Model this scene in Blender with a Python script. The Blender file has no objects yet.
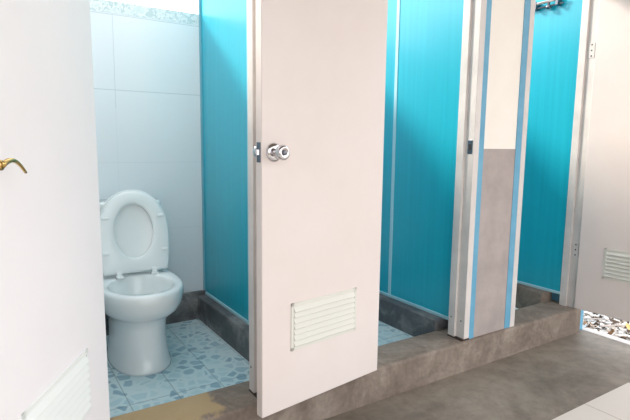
import bpy, bmesh, math, random
from mathutils import Vector, Matrix
random.seed(7)
S = bpy.context.scene
COL = S.collection
PI = math.pi

# ------------------------------------------------------------------ helpers
def new_obj(name, bm, mat=None, parent=None, smooth=False, bevel=0.0, segs=2):
    bmesh.ops.recalc_face_normals(bm, faces=bm.faces)
    me = bpy.data.meshes.new(name)
    bm.to_mesh(me); bm.free()
    if smooth:
        for p in me.polygons: p.use_smooth = True
    o = bpy.data.objects.new(name, me)
    COL.objects.link(o)
    if mat: me.materials.append(mat)
    if parent: o.parent = parent
    if bevel:
        m = o.modifiers.new('bevel', 'BEVEL'); m.width = bevel; m.segments = segs; m.limit_method = 'ANGLE'
        m.harden_normals = False
    return o
def empty(name, loc=(0, 0, 0), rz=0):
    o = bpy.data.objects.new(name, None); COL.objects.link(o)
    o.location = loc; o.rotation_euler = (0, 0, rz); o.empty_display_size = .05
    return o
def tag(o, label=None, cat=None, group=None, kind=None):
    if label: o['label'] = label
    if cat: o['category'] = cat
    if group: o['group'] = group
    if kind: o['kind'] = kind
    return o
def box(bm, x0, x1, y0, y1, z0, z1):
    vs = [bm.verts.new((x, y, z)) for x in (x0, x1) for y in (y0, y1) for z in (z0, z1)]
    for f in ((0,1,3,2),(4,6,7,5),(0,4,5,1),(2,3,7,6),(0,2,6,4),(1,5,7,3)):
        bm.faces.new([vs[i] for i in f])
    return vs
def boxobj(name, b, mat, parent=None, bevel=0.0, segs=2):
    bm = bmesh.new(); box(bm, *b); return new_obj(name, bm, mat, parent, bevel=bevel, segs=segs)
def loft(bm, rings, cap0=True, cap1=True):
    R = [[bm.verts.new(p) for p in r] for r in rings]
    n = len(R[0])
    for a, b in zip(R, R[1:]):
        for i in range(n):
            bm.faces.new((a[i], a[(i+1) % n], b[(i+1) % n], b[i]))
    if cap0: bm.faces.new(R[0][::-1])
    if cap1: bm.faces.new(R[-1])
    return R
def lathe(bm, prof, origin, axis, n=24):
    """prof: list of (dist along axis, radius)"""
    ax = Vector(axis).normalized()
    t = Vector((0, 0, 1)) if abs(ax.z) < .9 else Vector((1, 0, 0))
    u = ax.cross(t).normalized(); v = ax.cross(u)
    O = Vector(origin)
    rings = [[O + ax*d + (u*math.cos(2*PI*i/n) + v*math.sin(2*PI*i/n))*max(r, 1e-4) for i in range(n)] for d, r in prof]
    loft(bm, rings)
def tube(bm, pts, rad, n=12):
    pts = [Vector(p) for p in pts]
    rings = []
    for i, p in enumerate(pts):
        d = (pts[min(i+1, len(pts)-1)] - pts[max(i-1, 0)]).normalized()
        t = Vector((0, 0, 1)) if abs(d.z) < .9 else Vector((1, 0, 0))
        u = d.cross(t).normalized(); v = d.cross(u)
        r = rad[i] if isinstance(rad, (list, tuple)) else rad
        ra, rb = r if isinstance(r, tuple) else (r, r)
        rings.append([p + u*ra*math.cos(2*PI*k/n) + v*rb*math.sin(2*PI*k/n) for k in range(n)])
    loft(bm, rings)

# ------------------------------------------------------------------ materials
def lin(c):
    return tuple(((v/255)/12.92 if v/255 <= .04045 else (((v/255)+.055)/1.055)**2.4) for v in c) + (1,)
def mat(name, rgb, rough=.5, metal=0.0, spec=.5, coat=0.0):
    m = bpy.data.materials.new(name); m.use_nodes = True
    b = m.node_tree.nodes['Principled BSDF']
    b.inputs['Base Color'].default_value = lin(rgb)
    b.inputs['Roughness'].default_value = rough
    b.inputs['Metallic'].default_value = metal
    b.inputs['Specular IOR Level'].default_value = spec
    b.inputs['Coat Weight'].default_value = coat
    b.inputs['Coat Roughness'].default_value = .08
    return m
class G:
    def __init__(s, m): s.t = m.node_tree; s.b = s.t.nodes['Principled BSDF']
    def n(s, typ, **kw):
        o = s.t.nodes.new(typ)
        for k, v in kw.items():
            if k.startswith('_'): setattr(o, k[1:], v)
            else: o.inputs[k.replace('__', ' ')].default_value = v
        return o
    def l(s, a, b): s.t.links.new(a, b)
    def pos(s): return s.n('ShaderNodeNewGeometry').outputs['Position']
    def obj(s): return s.n('ShaderNodeTexCoord').outputs['Object']
    def noise(s, vec, scale, detail=4, rough=.6, dist=0):
        o = s.n('ShaderNodeTexNoise', Scale=scale, Detail=detail, Roughness=rough, Distortion=dist); s.l(vec, o.inputs['Vector']); return o.outputs['Fac']
    def ramp(s, fac, stops):
        r = s.n('ShaderNodeValToRGB'); e = r.color_ramp.elements
        while len(e) > 1: e.remove(e[-1])
        e[0].position = stops[0][0]; e[0].color = stops[0][1]
        for p, c in stops[1:]:
            k = e.new(p); k.color = c
        s.l(fac, r.inputs['Fac']); return r.outputs['Color']
    def mix(s, fac, a, b, typ='MIX'):
        o = s.t.nodes.new('ShaderNodeMix'); o.data_type = 'RGBA'; o.blend_type = typ
        for v, i in ((fac, 0), (a, 6), (b, 7)):
            if hasattr(v, 'is_output'): s.l(v, o.inputs[i])
            else: o.inputs[i].default_value = v
        return o.outputs[2]
    def math(s, op, a, b=None):
        o = s.t.nodes.new('ShaderNodeMath'); o.operation = op
        for v, i in ((a, 0), (b, 1)):
            if v is None: continue
            if hasattr(v, 'is_output'): s.l(v, o.inputs[i])
            else: o.inputs[i].default_value = v
        return o.outputs[0]
    def bump(s, h, strength=.2, dist=.01):
        o = s.n('ShaderNodeBump', Strength=strength, Distance=dist); s.l(h, o.inputs['Height']); s.l(o.outputs['Normal'], s.b.inputs['Normal'])
    def col(s, c): s.l(c, s.b.inputs['Base Color'])
    def xyz(s, vec):
        o = s.n('ShaderNodeSeparateXYZ'); s.l(vec, o.inputs[0]); return o.outputs

def subtle(name, a, b, scale=3, rough=.5, bump=0.0, bscale=60, **kw):
    m = mat(name, a, rough, **kw); g = G(m)
    f = g.noise(g.pos(), scale)
    g.col(g.ramp(f, [(.35, lin(a)), (.68, lin(b))]))
    if bump: g.bump(g.noise(g.pos(), bscale, 3), bump, .004)
    return m

M = {}
M['door'] = subtle('door_white_plastic', (234,224,219), (229,217,211), 2, .42)
M['door_lit'] = subtle('door_white_plastic_lit', (247,244,245), (243,240,241), 2, .42)  # lighter copy for the lever door; its brighter light is put into the colour
M['vent_lit'] = mat('vent_white_plastic_lit', (240,243,240), .4)  # vent of the lever door, lightened the same way for the light on it
M['vent'] = mat('vent_white_plastic', (224,223,213), .4)
M['frame'] = subtle('frame_white_paint', (224,217,212), (208,202,198), 6, .4)
M['cream'] = subtle('cream_paint', (248,242,232), (244,236,225), 3, .6, .08)
M['greyp'] = subtle('grey_paint', (178,166,162), (162,152,148), 7, .65, .15)
M['bluep'] = subtle('blue_paint', (108,172,202), (92,158,190), 8, .5)
M['strip'] = mat('joint_strip', (172,214,224), .4)
M['tealstrip'] = mat('channel_strip', (120,180,196), .4)
M['porc'] = mat('white_porcelain', (236,240,240), .12, coat=.4)
M['plas'] = mat('white_seat_plastic', (238,242,242), .22)
M['water'] = mat('bowl_water', (190,205,205), .03)
M['chrome'] = mat('chrome', (210,208,210), .12, metal=1)
M['brass'] = mat('brass', (206,176,112), .25, metal=1)
M['steel'] = mat('dull_steel', (120,122,130), .35, metal=1)
M['dark'] = mat('dark_hole', (38,36,40), .7)
M['rust'] = subtle('rusty_metal', (70,52,40), (40,34,30), 40, .8)
M['roof'] = mat('roof_sheet', (150,140,130), .7)

m = mat('teal_board', (20,160,190), .3, spec=.8); g = G(m); M['teal'] = m
p = g.pos(); mp = g.n('ShaderNodeMapping'); mp.inputs['Scale'].default_value = (1, 30, .6); g.l(p, mp.inputs['Vector'])
f = g.noise(mp.outputs[0], 1.6, 3)
g.col(g.ramp(f, [(.3, lin((14,167,190))), (.7, lin((26,177,199)))]))

def concrete(name, c1, c2, c3, scale=2.2, rough=.75):
    m = mat(name, c1, rough); g = G(m); p = g.pos()
    a = g.ramp(g.noise(p, scale, 6, .65, .6), [(.3, lin(c1)), (.5, lin(c2)), (.72, lin(c3))])
    sp = g.ramp(g.noise(p, scale*9, 4, .7), [(.3, (.72,.72,.72,1)), (.6, (1,1,1,1))])
    g.col(g.mix(.8, a, sp, 'MULTIPLY'))
    g.bump(g.noise(p, scale*12, 5, .7), .25, .006)
    return m
M['floor'] = concrete('floor_concrete', (106,96,85), (134,124,112), (158,148,134), 2.3, .55)
M['curb'] = concrete('curb_concrete', (106,92,82), (134,120,108), (166,153,140), 4.2, .8)
M['foot'] = concrete('footing_concrete', (74,74,77), (98,98,100), (160,158,155), 5, .5)
M['ground'] = concrete('dusty_ground', (110,96,84), (150,136,120), (84,72,62), 9, .9)
M['threshold'] = subtle('white_threshold', (212,209,206), (196,191,187), 12, .6)

# tan patch on the curb top in front of the toilet (with its own outline)
m = M['curb']; g = G(m); p = g.pos(); x = g.xyz(p)
base = g.b.inputs['Base Color'].links[0].from_socket
def band(v, lo, hi, s=.012):
    a = g.n('ShaderNodeMapRange'); a.inputs[1].default_value = lo-s; a.inputs[2].default_value = lo+s
    b = g.n('ShaderNodeMapRange'); b.inputs[1].default_value = hi-s; b.inputs[2].default_value = hi+s
    g.l(v, a.inputs[0]); g.l(v, b.inputs[0]); return g.math('SUBTRACT', a.outputs[0], b.outputs[0])
wob = g.math('MULTIPLY', g.math('SUBTRACT', g.noise(p, 14, 3), .5), .12)
mx = band(g.math('ADD', x[0], wob), -1.72, -1.335); my = band(g.math('ADD', x[1], wob), .0, .3); mz = band(x[2], -.02, .05, .004)
fac = g.math('MULTIPLY', g.math('MULTIPLY', mx, my), mz)
g.col(g.mix(g.math('MULTIPLY', fac, .85), base, lin((188,160,118))))

# pebble pattern floor tiles
m = mat('pebble_tiles', (150,190,205), .3); g = G(m); M['tile'] = m
p = g.pos(); x = g.xyz(p)
d = g.n('ShaderNodeTexNoise', Scale=9.0, Detail=2.0); g.l(p, d.inputs['Vector'])
mpv = g.mix(.045, p, d.outputs['Color'], 'ADD')
vor = g.n('ShaderNodeTexVoronoi', Scale=18.0, Randomness=1.0, _feature='DISTANCE_TO_EDGE'); g.l(mpv, vor.inputs['Vector'])
vc = g.n('ShaderNodeTexVoronoi', Scale=18.0, Randomness=1.0); g.l(mpv, vc.inputs['Vector'])
cellr = g.xyz(vc.outputs['Color'])
stone = g.ramp(cellr[0], [(.0, lin((140,174,190))), (.35, lin((160,194,206))), (.6, lin((184,212,220))), (1, lin((196,222,226)))])
edge = g.ramp(vor.outputs['Distance'], [(.10, (1,1,1,1)), (.17, (0,0,0,1))])
body = g.mix(edge, stone, lin((208,228,232)))
def gridline(v, off, size, w):
    q = g.math('DIVIDE', g.math('SUBTRACT', v, off), size)
    fr = g.math('ABSOLUTE', g.math('SUBTRACT', g.math('FRACT', g.math('ADD', q, 100.5)), .5))
    return g.math('LESS_THAN', fr, w/size)
gl = g.math('MAXIMUM', gridline(x[0], -1.4, .2, .0022), gridline(x[1], .395, .4, .0028))
g.col(g.mix(g.math('MULTIPLY', gl, g.n('ShaderNodeMapRange', Value=.5).outputs[0]), body, lin((96,118,126))))

# white wall tiles of the cubicle back wall (40 cm courses, faint joints)
m = mat('white_wall_tile', (228,234,238), .18); g = G(m); M['walltile'] = m
p = g.pos(); x = g.xyz(p)
gl = g.math('MAXIMUM', gridline(x[2], 1.2986, .4, .0022), gridline(x[0], -1.432, .5, .0016))
g.col(g.mix(g.math('MULTIPLY', gl, g.math('ADD', .10, g.math('MULTIPLY', g.math('GREATER_THAN', x[2], 1.2), .28))), lin((232,237,240)), lin((150,165,172))))
m = mat('border_tile', (225,232,235), .2); g = G(m); M['border'] = m
p = g.pos()
wv = g.n('ShaderNodeTexNoise', Scale=24.0, Detail=1.0, Distortion=2.2); g.l(p, wv.inputs['Vector'])
g.col(g.ramp(wv.outputs['Fac'], [(.40, lin((196,212,214))), (.5, lin((236,240,242))), (.62, lin((212,224,224)))]))
# white floor tiles of the passage
m = mat('white_floor_tile', (226,220,212), .3); g = G(m); M['whitefloor'] = m
p = g.pos(); x = g.xyz(p)
gl = g.math('MAXIMUM', gridline(x[0], .2, .4, .002), gridline(x[1], -.545, .4, .002))
g.col(g.mix(gl, lin((212,204,195)), lin((150,140,130))))
for i, c in enumerate(((150,116,84), (214,200,186), (96,76,62), (244,240,236))):  # last, near-white tone paints sunlit highlights into the leaf colour
    M['leaf%d' % i] = mat('dry_leaf_%d' % i, c, .8)
M['twig'] = mat('grey_twig', (214,204,198), .85)
M['yleaf'] = mat('yellow_leaf', (222,196,130), .7)

# ------------------------------------------------------------------ layout (metres; z = 0 is the top of the kerb)
FZ = -.1615; SZ = -.088         # passage floor, cubicle floor
YB = 1.283                       # back wall face
X1, X2, X3 = -.935, .033, 1.03  # -X faces of the three right hand partitions
OP = .615; P2 = .424
J1 = -1.176                      # right jamb face of cubicle 1
L1 = -1.812                     # left jamb face of cubicle 1
YF = -.004
# floors
boxobj('floor', (-5, 1.13, -3.2, 0.15, FZ-.2, FZ), M['floor'])['kind'] = 'structure'
boxobj('floor_tile_strip', (-5, .604, -3.2, -.548, FZ-.01, FZ+.006), M['whitefloor'], bevel=.002)['kind'] = 'structure'
boxobj('curb', (-5, 1.092, -.022, .185, FZ-.1, -.001), M['curb'], bevel=.014, segs=3)['kind'] = 'structure'
boxobj('floor_cubicles', (-3, 1.03, .15, YB+.1, SZ-.1, SZ), M['tile'])['kind'] = 'structure'
boxobj('threshold', (1.13, 1.20, -3.2, -.004, FZ-.15, FZ+.004), M['threshold'], bevel=.006)['kind'] = 'structure'
boxobj('ground', (-30, 30, -30, 30, -.6, -.24), M['ground'])['kind'] = 'structure'
# back wall
w = boxobj('wall_back', (-3, 1.16, YB, YB+.11, -.25, 1.705), M['walltile']); w['kind'] = 'structure'
boxobj('border_tiles', (-3, 1.16, YB-.001, YB+.111, 1.705, 1.768), M['border'], w)
boxobj('wall_base', (-3, 1.0, YB-.02, YB+.01, SZ-.02, .088), M['foot'], w, bevel=.006)
# ceiling (unseen roof added over the passage, cut back to light the cubicles)
rf = boxobj('roof_light_block', (-5, 1.0, -2.6, -.12, 2.53, 2.57), M['roof']); rf['kind'] = 'structure'

# partitions -----------------------------------------------------------
def partition(face, label, y0=.0965):
    t = empty('partition', (face, 0, .066))
    tag(t, label, 'partition', 'teal cubicle partitions')
    boxobj('board', (0, .022, y0, YB, 0, 1.9), M['teal'], t)
    boxobj('joint_strip', (-.004, 0.001, .612, .637, .012, 1.9), M['strip'], t, bevel=.0015)
    boxobj('bottom_channel', (-.006, .028, y0, YB-.001, -.002, .016), M['strip'], t, bevel=.002)
    boxobj('corner_strip', (-.012, 0.001, YB-.012, YB-.001, .016, 1.9), M['tealstrip'], t, bevel=.002)
    return t
partition(X1, 'teal blue partition beside the white toilet')
partition(X2, 'teal partition in the middle cubicle, lit by a slanting band of light')
partition(X3, 'teal partition in the far right cubicle, under the silver water pipe')
boxobj('wall_side_bounce', (X1-1.11, X1-1.02, .09, YB, -.25, 1.966), M['walltile'])['kind'] = 'structure'  # out of view; made white tiled to bounce neutral light onto the toilet
def footing(x0, x1, y0=.17, mt='foot'):
    o = boxobj('footing', (x0, x1, y0, YB-.012, SZ-.03, .064), M[mt], bevel=.012, segs=3); o['kind'] = 'structure'
footing(X1-.055, X1+.06); footing(X2-.06, X2+.055); footing(X3-.075, X3+.04, mt='curb'); footing(X1-1.02-.05, X1-1.02+.05)

# front wall pilasters --------------------------------------------------
def pilaster(name, x0, x1, stripes, zt=2.45):
    w = empty(name, ((x0+x1)/2, .045, 0)); w['kind'] = 'structure'
    ox = (x0+x1)/2; oy = .045
    def B(n, a, b, y0, y1, z0, z1, mt, bev=0): return boxobj(n, (a-ox, b-ox, y0-oy, y1-oy, z0, z1), M[mt], w, bevel=bev)
    B('painted_dado', x0, x1, 0, .09, -.02, 1.002, 'greyp')
    B('painted_upper', x0, x1, 0.001, .089, 1.002, zt, 'cream')
    for a, b in stripes: B('blue_stripe', a, b, -.0022, .003, -.003, zt, 'bluep')
    return w
pilaster('wall_front', J1+.04, -OP-.04, [(J1+.04, J1+.08), (-OP-.085, -OP-.04)])
pilaster('wall_front_middle', .04, P2-.038, [(.04, .078), (P2-.086, P2-.038)])
wl = pilaster('wall_front_left', -2.9, L1-.04, [(L1-.085, L1-.04)])
we = boxobj('wall_right', (P2+OP+.04, 1.155, 0, YB, -.25, 2.45), M['bluep']); we['kind'] = 'structure'
wh = boxobj('wall_left_light_block', (-3.3, -3.2, -3.2, 0, -.25, 2.53), M['greyp']); wh['kind'] = 'structure'  # unseen end wall, added to cut the light on the far door

# door frames -----------------------------------------------------------
def frame(name, xl, xr, strike=None, hinges=None, foot=True):
    t = empty(name, (xl, 0, 0)); t['kind'] = 'structure'
    W = xr-xl
    for s, x in ((1, 0), (-1, W)):
        bm = bmesh.new()
        prof = [(0, YF), (-.04, YF), (-.04, .095), (.014, .095), (.014, .05), (0, .05)]
        lo = [(x + a*s, b, -.004) for a, b in prof]; hi = [(x + a*s, b, 2.06) for a, b in prof]
        loft(bm, [lo, hi])
        new_obj('jamb', bm, M['frame'], t, bevel=.0025)
    boxobj('head', (-.04, W+.04, YF, .095, 2.0, 2.06), M['frame'], t, bevel=.0025)
    if foot:
        o = boxobj('jamb_foot', (W-.015, W+.041, YF-.002, .097, -.008, .008), M['rust'], t, bevel=.002); o['label'] = 'rusty foot of the jamb'
        bm = bmesh.new()
        lathe(bm, [(0, .004), (.001, .004)], (W-.0002, .02, .10), (-1, 0, 0), 10)
        new_obj('screw_hole', bm, M['dark'], t)
        bm = bmesh.new(); lathe(bm, [(0, .004), (.001, .004)], (W-.0142, .075, .11), (-1, 0, 0), 10)
        new_obj('screw_hole', bm, M['dark'], t)
    if strike:
        sp = boxobj('strike_plate', (W-.002, W+.001, .004, .034, .975, 1.045), M['steel'], t, bevel=.001)
        boxobj('strike_hole', (W-.0028, W-.001, .010, .028, .995, 1.025), M['dark'], sp)
    if hinges:
        for z in hinges:
            h = boxobj('hinge', (W-.0025, W+.001, .002, .040, z-.045, z+.045), M['frame'], t, bevel=.001)
            for k in (-1, 0, 1):
                bm = bmesh.new(); lathe(bm, [(0, .0048), (.0012, .004)], (W-.0025, .021, z+k*.033), (-1, 0, 0), 10)
                new_obj('screw', bm, M['dark'], h)
    return t
frame('trim_1', L1, J1)
frame('trim_2', -OP, 0, strike=True)
frame('trim_3', P2, P2+OP, hinges=(.374, 1.592), foot=False)

# doors -----------------------------------------------------------------
DW, DH, DT = .634, 1.975, .036
def door(name, hinge, ang, side, label, handle):
    t = empty(name, (hinge[0], hinge[1], .008 if handle == 'lever' else 0), ang); tag(t, label, 'door', None, 'structure')
    if handle == 'lever': t.rotation_euler = (0, math.radians(.65), ang)      # this leaf sags a little on its hinges
    def Y(a): return side*a         # a > 0 comes out of the visible face
    def B(n, x0, x1, a0, a1, z0, z1, mt, par=t, bev=0): 
        y0, y1 = sorted((Y(a0), Y(a1))); return boxobj(n, (x0, x1, y0, y1, z0, z1), M[mt], par, bevel=bev)
    B('panel', 0.003, DW, -DT, 0, .006, DH, 'door_lit' if handle == 'lever' else 'door', bev=.003)
    # louvred vent near the bottom: frame and blades in one mesh
    for face in (1, -1):
        bm = bmesh.new()
        def bb(x0, x1, a0, a1, z0, z1):
            if face < 0: a0, a1 = -DT-a0, -DT-a1
            y0, y1 = sorted((Y(a0), Y(a1))); box(bm, x0, x1, y0, y1, z0, z1)
        vx0, vx1, vz0, vz1 = .152, .502, .232, .418
        bb(vx0, vx1, 0, .004, vz1-.012, vz1); bb(vx0, vx1, 0, .004, vz0, vz0+.012)
        bb(vx0, vx0+.012, 0, .004, vz0, vz1); bb(vx1-.012, vx1, 0, .004, vz0, vz1)
        n = 7
        for k in range(n):
            z = vz0 + .014 + k*(vz1-vz0-.028)/n; hgt = (vz1-vz0-.028)/n
            a = [(.0005, z+hgt*.98), (.011, z+hgt*.2), (.011, z+hgt*.12), (.009, z+hgt*.1), (-.001, z+hgt*.8)]
            rings = []
            for xx in (vx0+.013, vx1-.013):
                rings.append([(xx, Y(v if face > 0 else -DT-v), zz) for v, zz in a])
            loft(bm, rings)
        new_obj('vent', bm, M['vent_lit' if handle == 'lever' else 'vent'], t)
    KX, KZ = .582, (1*.968 if handle == 'lever' else .985)
    # latch plate let into the free edge
    lp = B('latch_plate', DW-.001, DW+.0015, -DT+.006, -.006, KZ-.035, KZ+.035, 'steel', bev=.001)
    bm = bmesh.new()
    y0, y1 = sorted((Y(-DT+.010), Y(-.012)))
    vs = [(DW, y0, KZ-.009), (DW, y1, KZ-.009), (DW+.011, Y(-.014), KZ-.009), (DW+.004, Y(-DT+.011), KZ-.009)]
    loft(bm, [vs, [(a, b, c+.018) for a, b, c in vs]]); new_obj('latch_bolt', bm, M['chrome'], lp)
    for sgn in (1, -1):
        off = 0 if sgn > 0 else -DT
        ax = (0, side*sgn, 0); org = (KX, Y(off), KZ)
        if handle == 'knob':
            bm = bmesh.new(); lathe(bm, [(-.001, .034), (.003, .034), (.007, .031), (.012, .022), (.012, .0)], org, ax, 32)
            r = new_obj('rosette', bm, M['chrome'], t, smooth=True)
            bm = bmesh.new(); lathe(bm, [(.010, .013), (.026, .0115), (.032, .016), (.040, .0245), (.048, .027), (.056, .0265), (.062, .023), (.064, .017), (.062, .012), (.0615, .0)], org, ax, 32)
            k = new_obj('knob', bm, M['chrome'], t, smooth=True)
            bm = bmesh.new(); lathe(bm, [(.0612, .0085), (.066, .0085), (.067, .007), (.067, .0)], org, ax, 20); new_obj('lock_button', bm, M['steel'], k, smooth=True)
        else:
            bm = bmesh.new(); lathe(bm, [(-.001, .027), (.004, .027), (.009, .022), (.012, .012), (.045, .010), (.046, 0)], org, ax, 28)
            r = new_obj('rosette', bm, M['brass'], t, smooth=True)
            pts = []; rad = []
            for i in range(15):
                u = i/14
                pts.append((KX - .088*u, Y(off + sgn*(.046 - .004*u)), KZ + .012*math.sin(u*PI*.95) - .022*u*u))
                rad.append((.0055 - .0025*u, .0065 - .004*u))
            bm = bmesh.new(); tube(bm, pts, rad, 14); new_obj('lever', bm, M['brass'], t, smooth=True)
    for z in (.374, 1.592):
        bm = bmesh.new(); lathe(bm, [(-.04, .005), (.04, .005)], (0.001, Y(-DT/2 if handle != 'x' else 0), z), (0, 0, 1), 12); new_obj('hinge_pin', bm, M['steel'], t, smooth=True)
    return t
door('door_1', (-1.754, -.05), math.radians(-120.5), 1, 'white door nearest the camera with a curved brass lever, left of the toilet', 'lever')
door('door_2', (-OP-.004, -.046), PI+.1434, 1, 'white door with round chrome knob, standing open right of the toilet', 'knob')
door('door_3', (P2+OP-.022, -.008), math.radians(-84), -1, 'white door at the far right swung open over the doorstep', 'knob')

# toilet ----------------------------------------------------------------
TX = -1.447
T = empty('toilet', (TX, 1.0, SZ))
tag(T, 'white porcelain toilet with its seat and lid raised', 'toilet')
def egg(hw, yf, yb, z, n=48, pw=2.3):
    """outline in toilet space: -y is the front"""
    out = []
    yc = yf + (yb-yf)*.52
    for i in range(n):
        a = 2*PI*i/n
        c, s = math.cos(a), math.sin(a)
        x = hw*math.copysign(abs(c)**(2/pw), c)
        y = math.copysign(abs(s)**(2/pw), s)
        y = yc + (y*(yb-yc) if y > 0 else y*(yc-yf))
        out.append((x, y-1.0, z))
    return out
bm = bmesh.new()
secs = [(.146,.630,1.14,.0),(.146,.630,1.14,.012),(.138,.640,1.14,.03),(.131,.650,1.14,.08),(.127,.658,1.14,.15),(.128,.656,1.14,.21),
        (.138,.645,1.15,.248),(.164,.612,1.16,.272),(.187,.575,1.17,.298),(.201,.548,1.18,.335),(.206,.538,1.18,.372),(.206,.538,1.18,.398),(.202,.543,1.18,.409),(.194,.551,1.17,.413)]
rings = [egg(hw, yf, yb, z) for hw, yf, yb, z in secs]
inner = [(.158,.588,.955,.413),(.152,.596,.95,.407),(.146,.606,.945,.385),(.132,.63,.93,.33),(.095,.69,.88,.255),(.06,.74,.84,.22)]
rings += [egg(hw, yf, yb, z, pw=2.0) for hw, yf, yb, z in inner]
loft(bm, rings)
bowl = new_obj('bowl', bm, M['porc'], T, smooth=True)
bm = bmesh.new(); loft(bm, [egg(.099,.682,.887,.262,pw=2.0), egg(.0995,.681,.888,.264,pw=2.0)]); new_obj('water', bm, M['water'], T)
# cistern
def rrect(hx, y0, y1, z, r, n=6):
    out = []
    for cx, cy, a0 in ((hx-r, y1-r, 0), (-hx+r, y1-r, PI/2), (-hx+r, y0+r, PI), (hx-r, y0+r, 3*PI/2)):
        for i in range(n+1):
            a = a0 + PI/2*i/n; out.append((cx+r*math.cos(a), cy+r*math.sin(a), z))
    return out
bm = bmesh.new()
loft(bm, [rrect(.165, .11, .255, .405, .03), rrect(.172, .10, .26, .43, .035), rrect(.185, .085, .262, .74, .035), rrect(.185, .085, .262, .752, .035)])
new_obj('cistern', bm, M['porc'], T, smooth=True)
bm = bmesh.new()
loft(bm, [rrect(.190, .078, .264, .752, .035), rrect(.195, .073, .264, .758, .035), rrect(.195, .073, .264, .775, .035), rrect(.188, .080, .260, .785, .03)])
new_obj('cistern_lid', bm, M['porc'], T, smooth=True)
bm = bmesh.new(); lathe(bm, [(0, .02), (.006, .02), (.008, .017), (.008, 0)], (0, .17, .784), (0, 0, 1), 20); new_obj('flush_button', bm, M['chrome'], T, smooth=True)
# raised lid and seat: outlines in (u, v): u across, v up from the hinge
def dshape(w, h, n=64, wb=None, pw=2.5):
    """flat bottom at v=0, sides swelling, round top"""
    pts = []
    wb = wb or w*.86
    pts.append((-wb*.97, .0)); pts.append((wb*.97, .0))
    for i in range(9):                   # right side up to widest at v = .45h
        u = (i+1)/9; pts.append((wb + (w-wb)*math.sin(u*PI/2), h*(.03 + .40*u)))
    for i in range(1, n//2):
        a = PI*i/(n//2); c = math.cos(a); s = math.sin(a)
        pts.append((w*math.copysign(abs(c)**(2/2.15), c), h*.43 + h*.57*abs(s)**(2/2.15)))
    for i in range(9):
        u = 1-i/9; pts.append((-(wb + (w-wb)*math.sin(u*PI/2)), h*(.03 + .40*u)))
    return pts
HY, HZ, LEAN, LX = -.045, .432, math.radians(9), .018
def resample(p, n):
    q = [Vector(a) for a in p]; q.append(q[0]); L = [0]
    for a, b in zip(q, q[1:]): L.append(L[-1] + (b-a).length)
    out = []
    for i in range(n):
        t = L[-1]*i/n; k = max(j for j in range(len(q)-1) if L[j] <= t)
        v = q[k].lerp(q[k+1], (t-L[k])/max(L[k+1]-L[k], 1e-9)); out.append((v.x, v.y))
    return out
def up(u, v, d):   # d = distance in front of the lid plane
    return (u + LX, HY + v*math.sin(LEAN) - d*math.cos(LEAN), HZ + v*math.cos(LEAN) + d*math.sin(LEAN))
o = dshape(.184, .428, wb=.172)
cen = (0, .2)
def sc(pts, k): return [(a*k, (b-cen[1])*k+cen[1]) for a, b in pts]
bm = bmesh.new()
loft(bm, [[up(a, b, -.014) for a, b in sc(o, .9)], [up(a, b, -.010) for a, b in sc(o, .97)], [up(a, b, -.003) for a, b in o], [up(a, b, .004) for a, b in o], [up(a, b, .006) for a, b in sc(o, .985)], [up(a, b, .002) for a, b in sc(o, .95)]])
new_obj('lid', bm, M['plas'], T, smooth=True)
o2 = resample(dshape(.179, .42, wb=.166), 80)
n2 = len(o2)
def hole(k=1.0):
    out = []
    cx, cy = 0, .212
    for a, b in o2:
        ang = math.atan2((b-cy)/.40, a/.40)
        out.append((cx + (.097*k*math.cos(ang)), cy + .138*k*math.sin(ang)))
    return out
bm = bmesh.new()
seqs = [(o2, .010), (o2, .018), (sc(o2, .985), .0225), (sc(o2, .93), .026), (hole(1.12), .027), (hole(1.02), .024), (hole(1.0), .018), (hole(1.0), .011), (hole(1.05), .009), (sc(o2, .98), .009)]
R = loft(bm, [[up(a, b, d) for a, b in pts] for pts, d in seqs], False, False)
for i in range(n2):
    bm.faces.new((R[-1][i], R[-1][(i+1) % n2], R[0][(i+1) % n2], R[0][i]))
seat = new_obj('seat', bm, M['plas'], T, smooth=True)
for u, v in ((-.138, .285), (.138, .285), (-.148, .105), (.148, .105)):
    bm = bmesh.new()
    c = Vector(up(u, v, .025)); r = Matrix.Rotation(-LEAN, 4, 'X')
    vs = box(bm, -.018, .018, -.008, .004, -.0065, .0065)
    for q in bm.verts: q.co = (r @ q.co) + c
    new_obj('bumper', bm, M['plas'], seat, bevel=.003)
for u in (-.088, .088):
    bm = bmesh.new(); u += LX; box(bm, u-.018, u+.018, HY-.043, HY+.009, .412, .426); box(bm, u-.013, u+.013, HY-.027, HY+.003, .422, .450)
    new_obj('hinge', bm, M['plas'], T, bevel=.004)
bm = bmesh.new(); tube(bm, [(LX-.155, HY-.011, .438), (LX+.155, HY-.011, .438)], .0075, 12); new_obj('hinge_rod', bm, M['plas'], T, smooth=True)

# water pipe high in the far cubicle -------------------------------------
W = empty('water_pipe', (X3-.03, .3, 1.93)); tag(W, 'silver water pipe along the top of the far cubicle partition', 'pipe')
bm = bmesh.new(); tube(bm, [(0, -.09, .0), (0, .95, .0)], .009, 12); new_obj('pipe', bm, M['chrome'], W, smooth=True)
bm = bmesh.new(); tube(bm, [(.012, -.09, -.026), (.012, .95, -.026)], .005, 10); new_obj('thin_pipe', bm, M['steel'], W, smooth=True)
bm = bmesh.new(); lathe(bm, [(0, .008), (.02, .008), (.024, .018), (.04, .017), (.044, .006), (.044, 0)], (0, .0, -.005), (0, 0, -1), 16); new_obj('valve', bm, M['steel'], W, smooth=True)
for y in (-.06, .09, .3, .6):
    boxobj('bracket', (-.012, .03, y-.009, y+.009, -.036, .012), M['steel'], W, bevel=.002)

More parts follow.
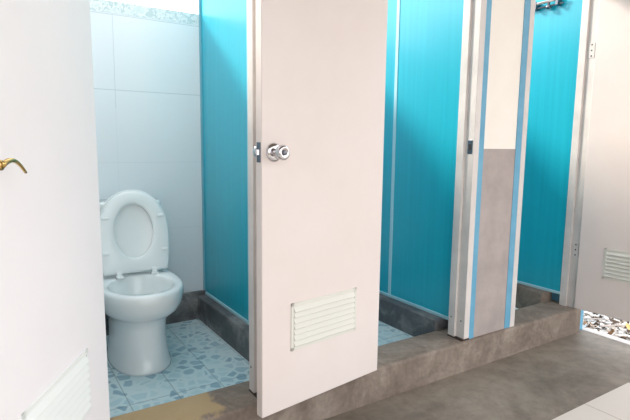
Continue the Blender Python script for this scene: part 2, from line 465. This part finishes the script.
# litter outside the doorstep --------------------------------------------
def leaf_into(bm, x, y, z, L, w, rz, tilt, curl, mi):
    mtx = Matrix.Translation((x, y, z)) @ Matrix.Rotation(rz, 4, 'Z') @ Matrix.Rotation(tilt, 4, 'Y')
    rows = []
    N = 5
    for i in range(N+1):
        u = i/N; ww = w*math.sin(PI*min(max(u*.96+.02, 0), 1))**.8
        rows.append([bm.verts.new(mtx @ Vector((L*(u-.5), s*ww, curl*(u-.5)**2*L*2 + abs(s)*ww*.35))) for s in (-1, 0, 1)])
    for a, b in zip(rows, rows[1:]):
        for k in range(2):
            f = bm.faces.new((a[k], a[k+1], b[k+1], b[k])); f.material_index = mi
bm = bmesh.new()
for i in range(1500):
    x = 1.22 + random.random()**1.3*1.0; y = random.uniform(-.8, .6)
    leaf_into(bm, x, y, -.236+random.random()*.04, random.uniform(.03, .09), random.uniform(.014, .03), random.uniform(0, 2*PI), random.uniform(-.5, .5), random.uniform(-1, 1), random.choice((0,1,1,3,3,3,3,2)))
lt = new_obj('leaf_litter', bm)
for i in range(4): lt.data.materials.append(M['leaf%d' % i])
so = lt.modifiers.new('thick', 'SOLIDIFY'); so.thickness = .0012
tag(lt, 'dry leaves scattered on the ground outside under the far door', 'leaves', kind='stuff')
def twig(a, b, r, label):
    bm = bmesh.new(); a = Vector(a); b = Vector(b); n = 7; pts = []
    for i in range(n):
        p = a.lerp(b, i/(n-1)); p += Vector((random.uniform(-.006, .006), random.uniform(-.006, .006), random.uniform(-.002, .004))) ; pts.append(p)
    tube(bm, pts, [r*(1-.5*i/(n-1)) for i in range(n)], 8)
    o = new_obj('twig', bm, M['twig'], smooth=True); tag(o, label, 'twig', 'twigs outside the doorstep')
twig((1.30, .12, -.150), (1.44, -.02, -.145), .007, 'pale twig lying in the leaves nearest the blue wall edge')
twig((1.27, -.05, -.150), (1.50, -.16, -.145), .008, 'longest pale twig lying across the middle of the leaves')
bm = bmesh.new(); leaf_into(bm, 1.33, -.235, -.140, .13, .035, 1.2, .1, .6, 0)
yl = new_obj('fallen_leaf', bm, M['yleaf']); so = yl.modifiers.new('thick', 'SOLIDIFY'); so.thickness = .0012
tag(yl, 'large yellow leaf under the right end of the far door', 'leaf')

# ------------------------------------------------------------------ light
wd = bpy.data.worlds.new('sky'); S.world = wd; wd.use_nodes = True
bg = wd.node_tree.nodes['Background']; bg.inputs['Color'].default_value = (.965, .975, 1, 1); bg.inputs['Strength'].default_value = 2.2
sl = bpy.data.lights.new('sun', 'SUN'); so = bpy.data.objects.new('sun', sl); COL.objects.link(so)
sl.energy = 4.6; sl.angle = math.radians(11); sl.color = (1, .9, .78)
so.rotation_euler = Vector((.70, -1, -.79)).to_track_quat('-Z', 'Y').to_euler()

# ------------------------------------------------------------------ camera
cd = bpy.data.cameras.new('camera'); co = bpy.data.objects.new('camera', cd); COL.objects.link(co)
F, YAW, PITCH, ROLL = 501.6, .5731, .1309, .0121
cd.sensor_fit = 'HORIZONTAL'; cd.sensor_width = 36; cd.lens = F/630*36; cd.clip_start = .02
fw = Vector((math.sin(YAW)*math.cos(PITCH), math.cos(YAW)*math.cos(PITCH), -math.sin(PITCH)))
rt = Vector((math.cos(YAW), -math.sin(YAW), 0)); upv = rt.cross(fw)
c, s = math.cos(ROLL), math.sin(ROLL)
r2 = c*rt + s*upv; u2 = -s*rt + c*upv
mt = Matrix((r2, u2, -fw)).transposed().to_4x4(); mt.translation = (-2.0331, -1.6982, 1.016)
co.matrix_world = mt
S.camera = co
vs = S.view_settings; vs.view_transform = 'Standard'; vs.look = 'None'; vs.gamma = 1; vs.use_curve_mapping = False; vs.exposure = 0.15
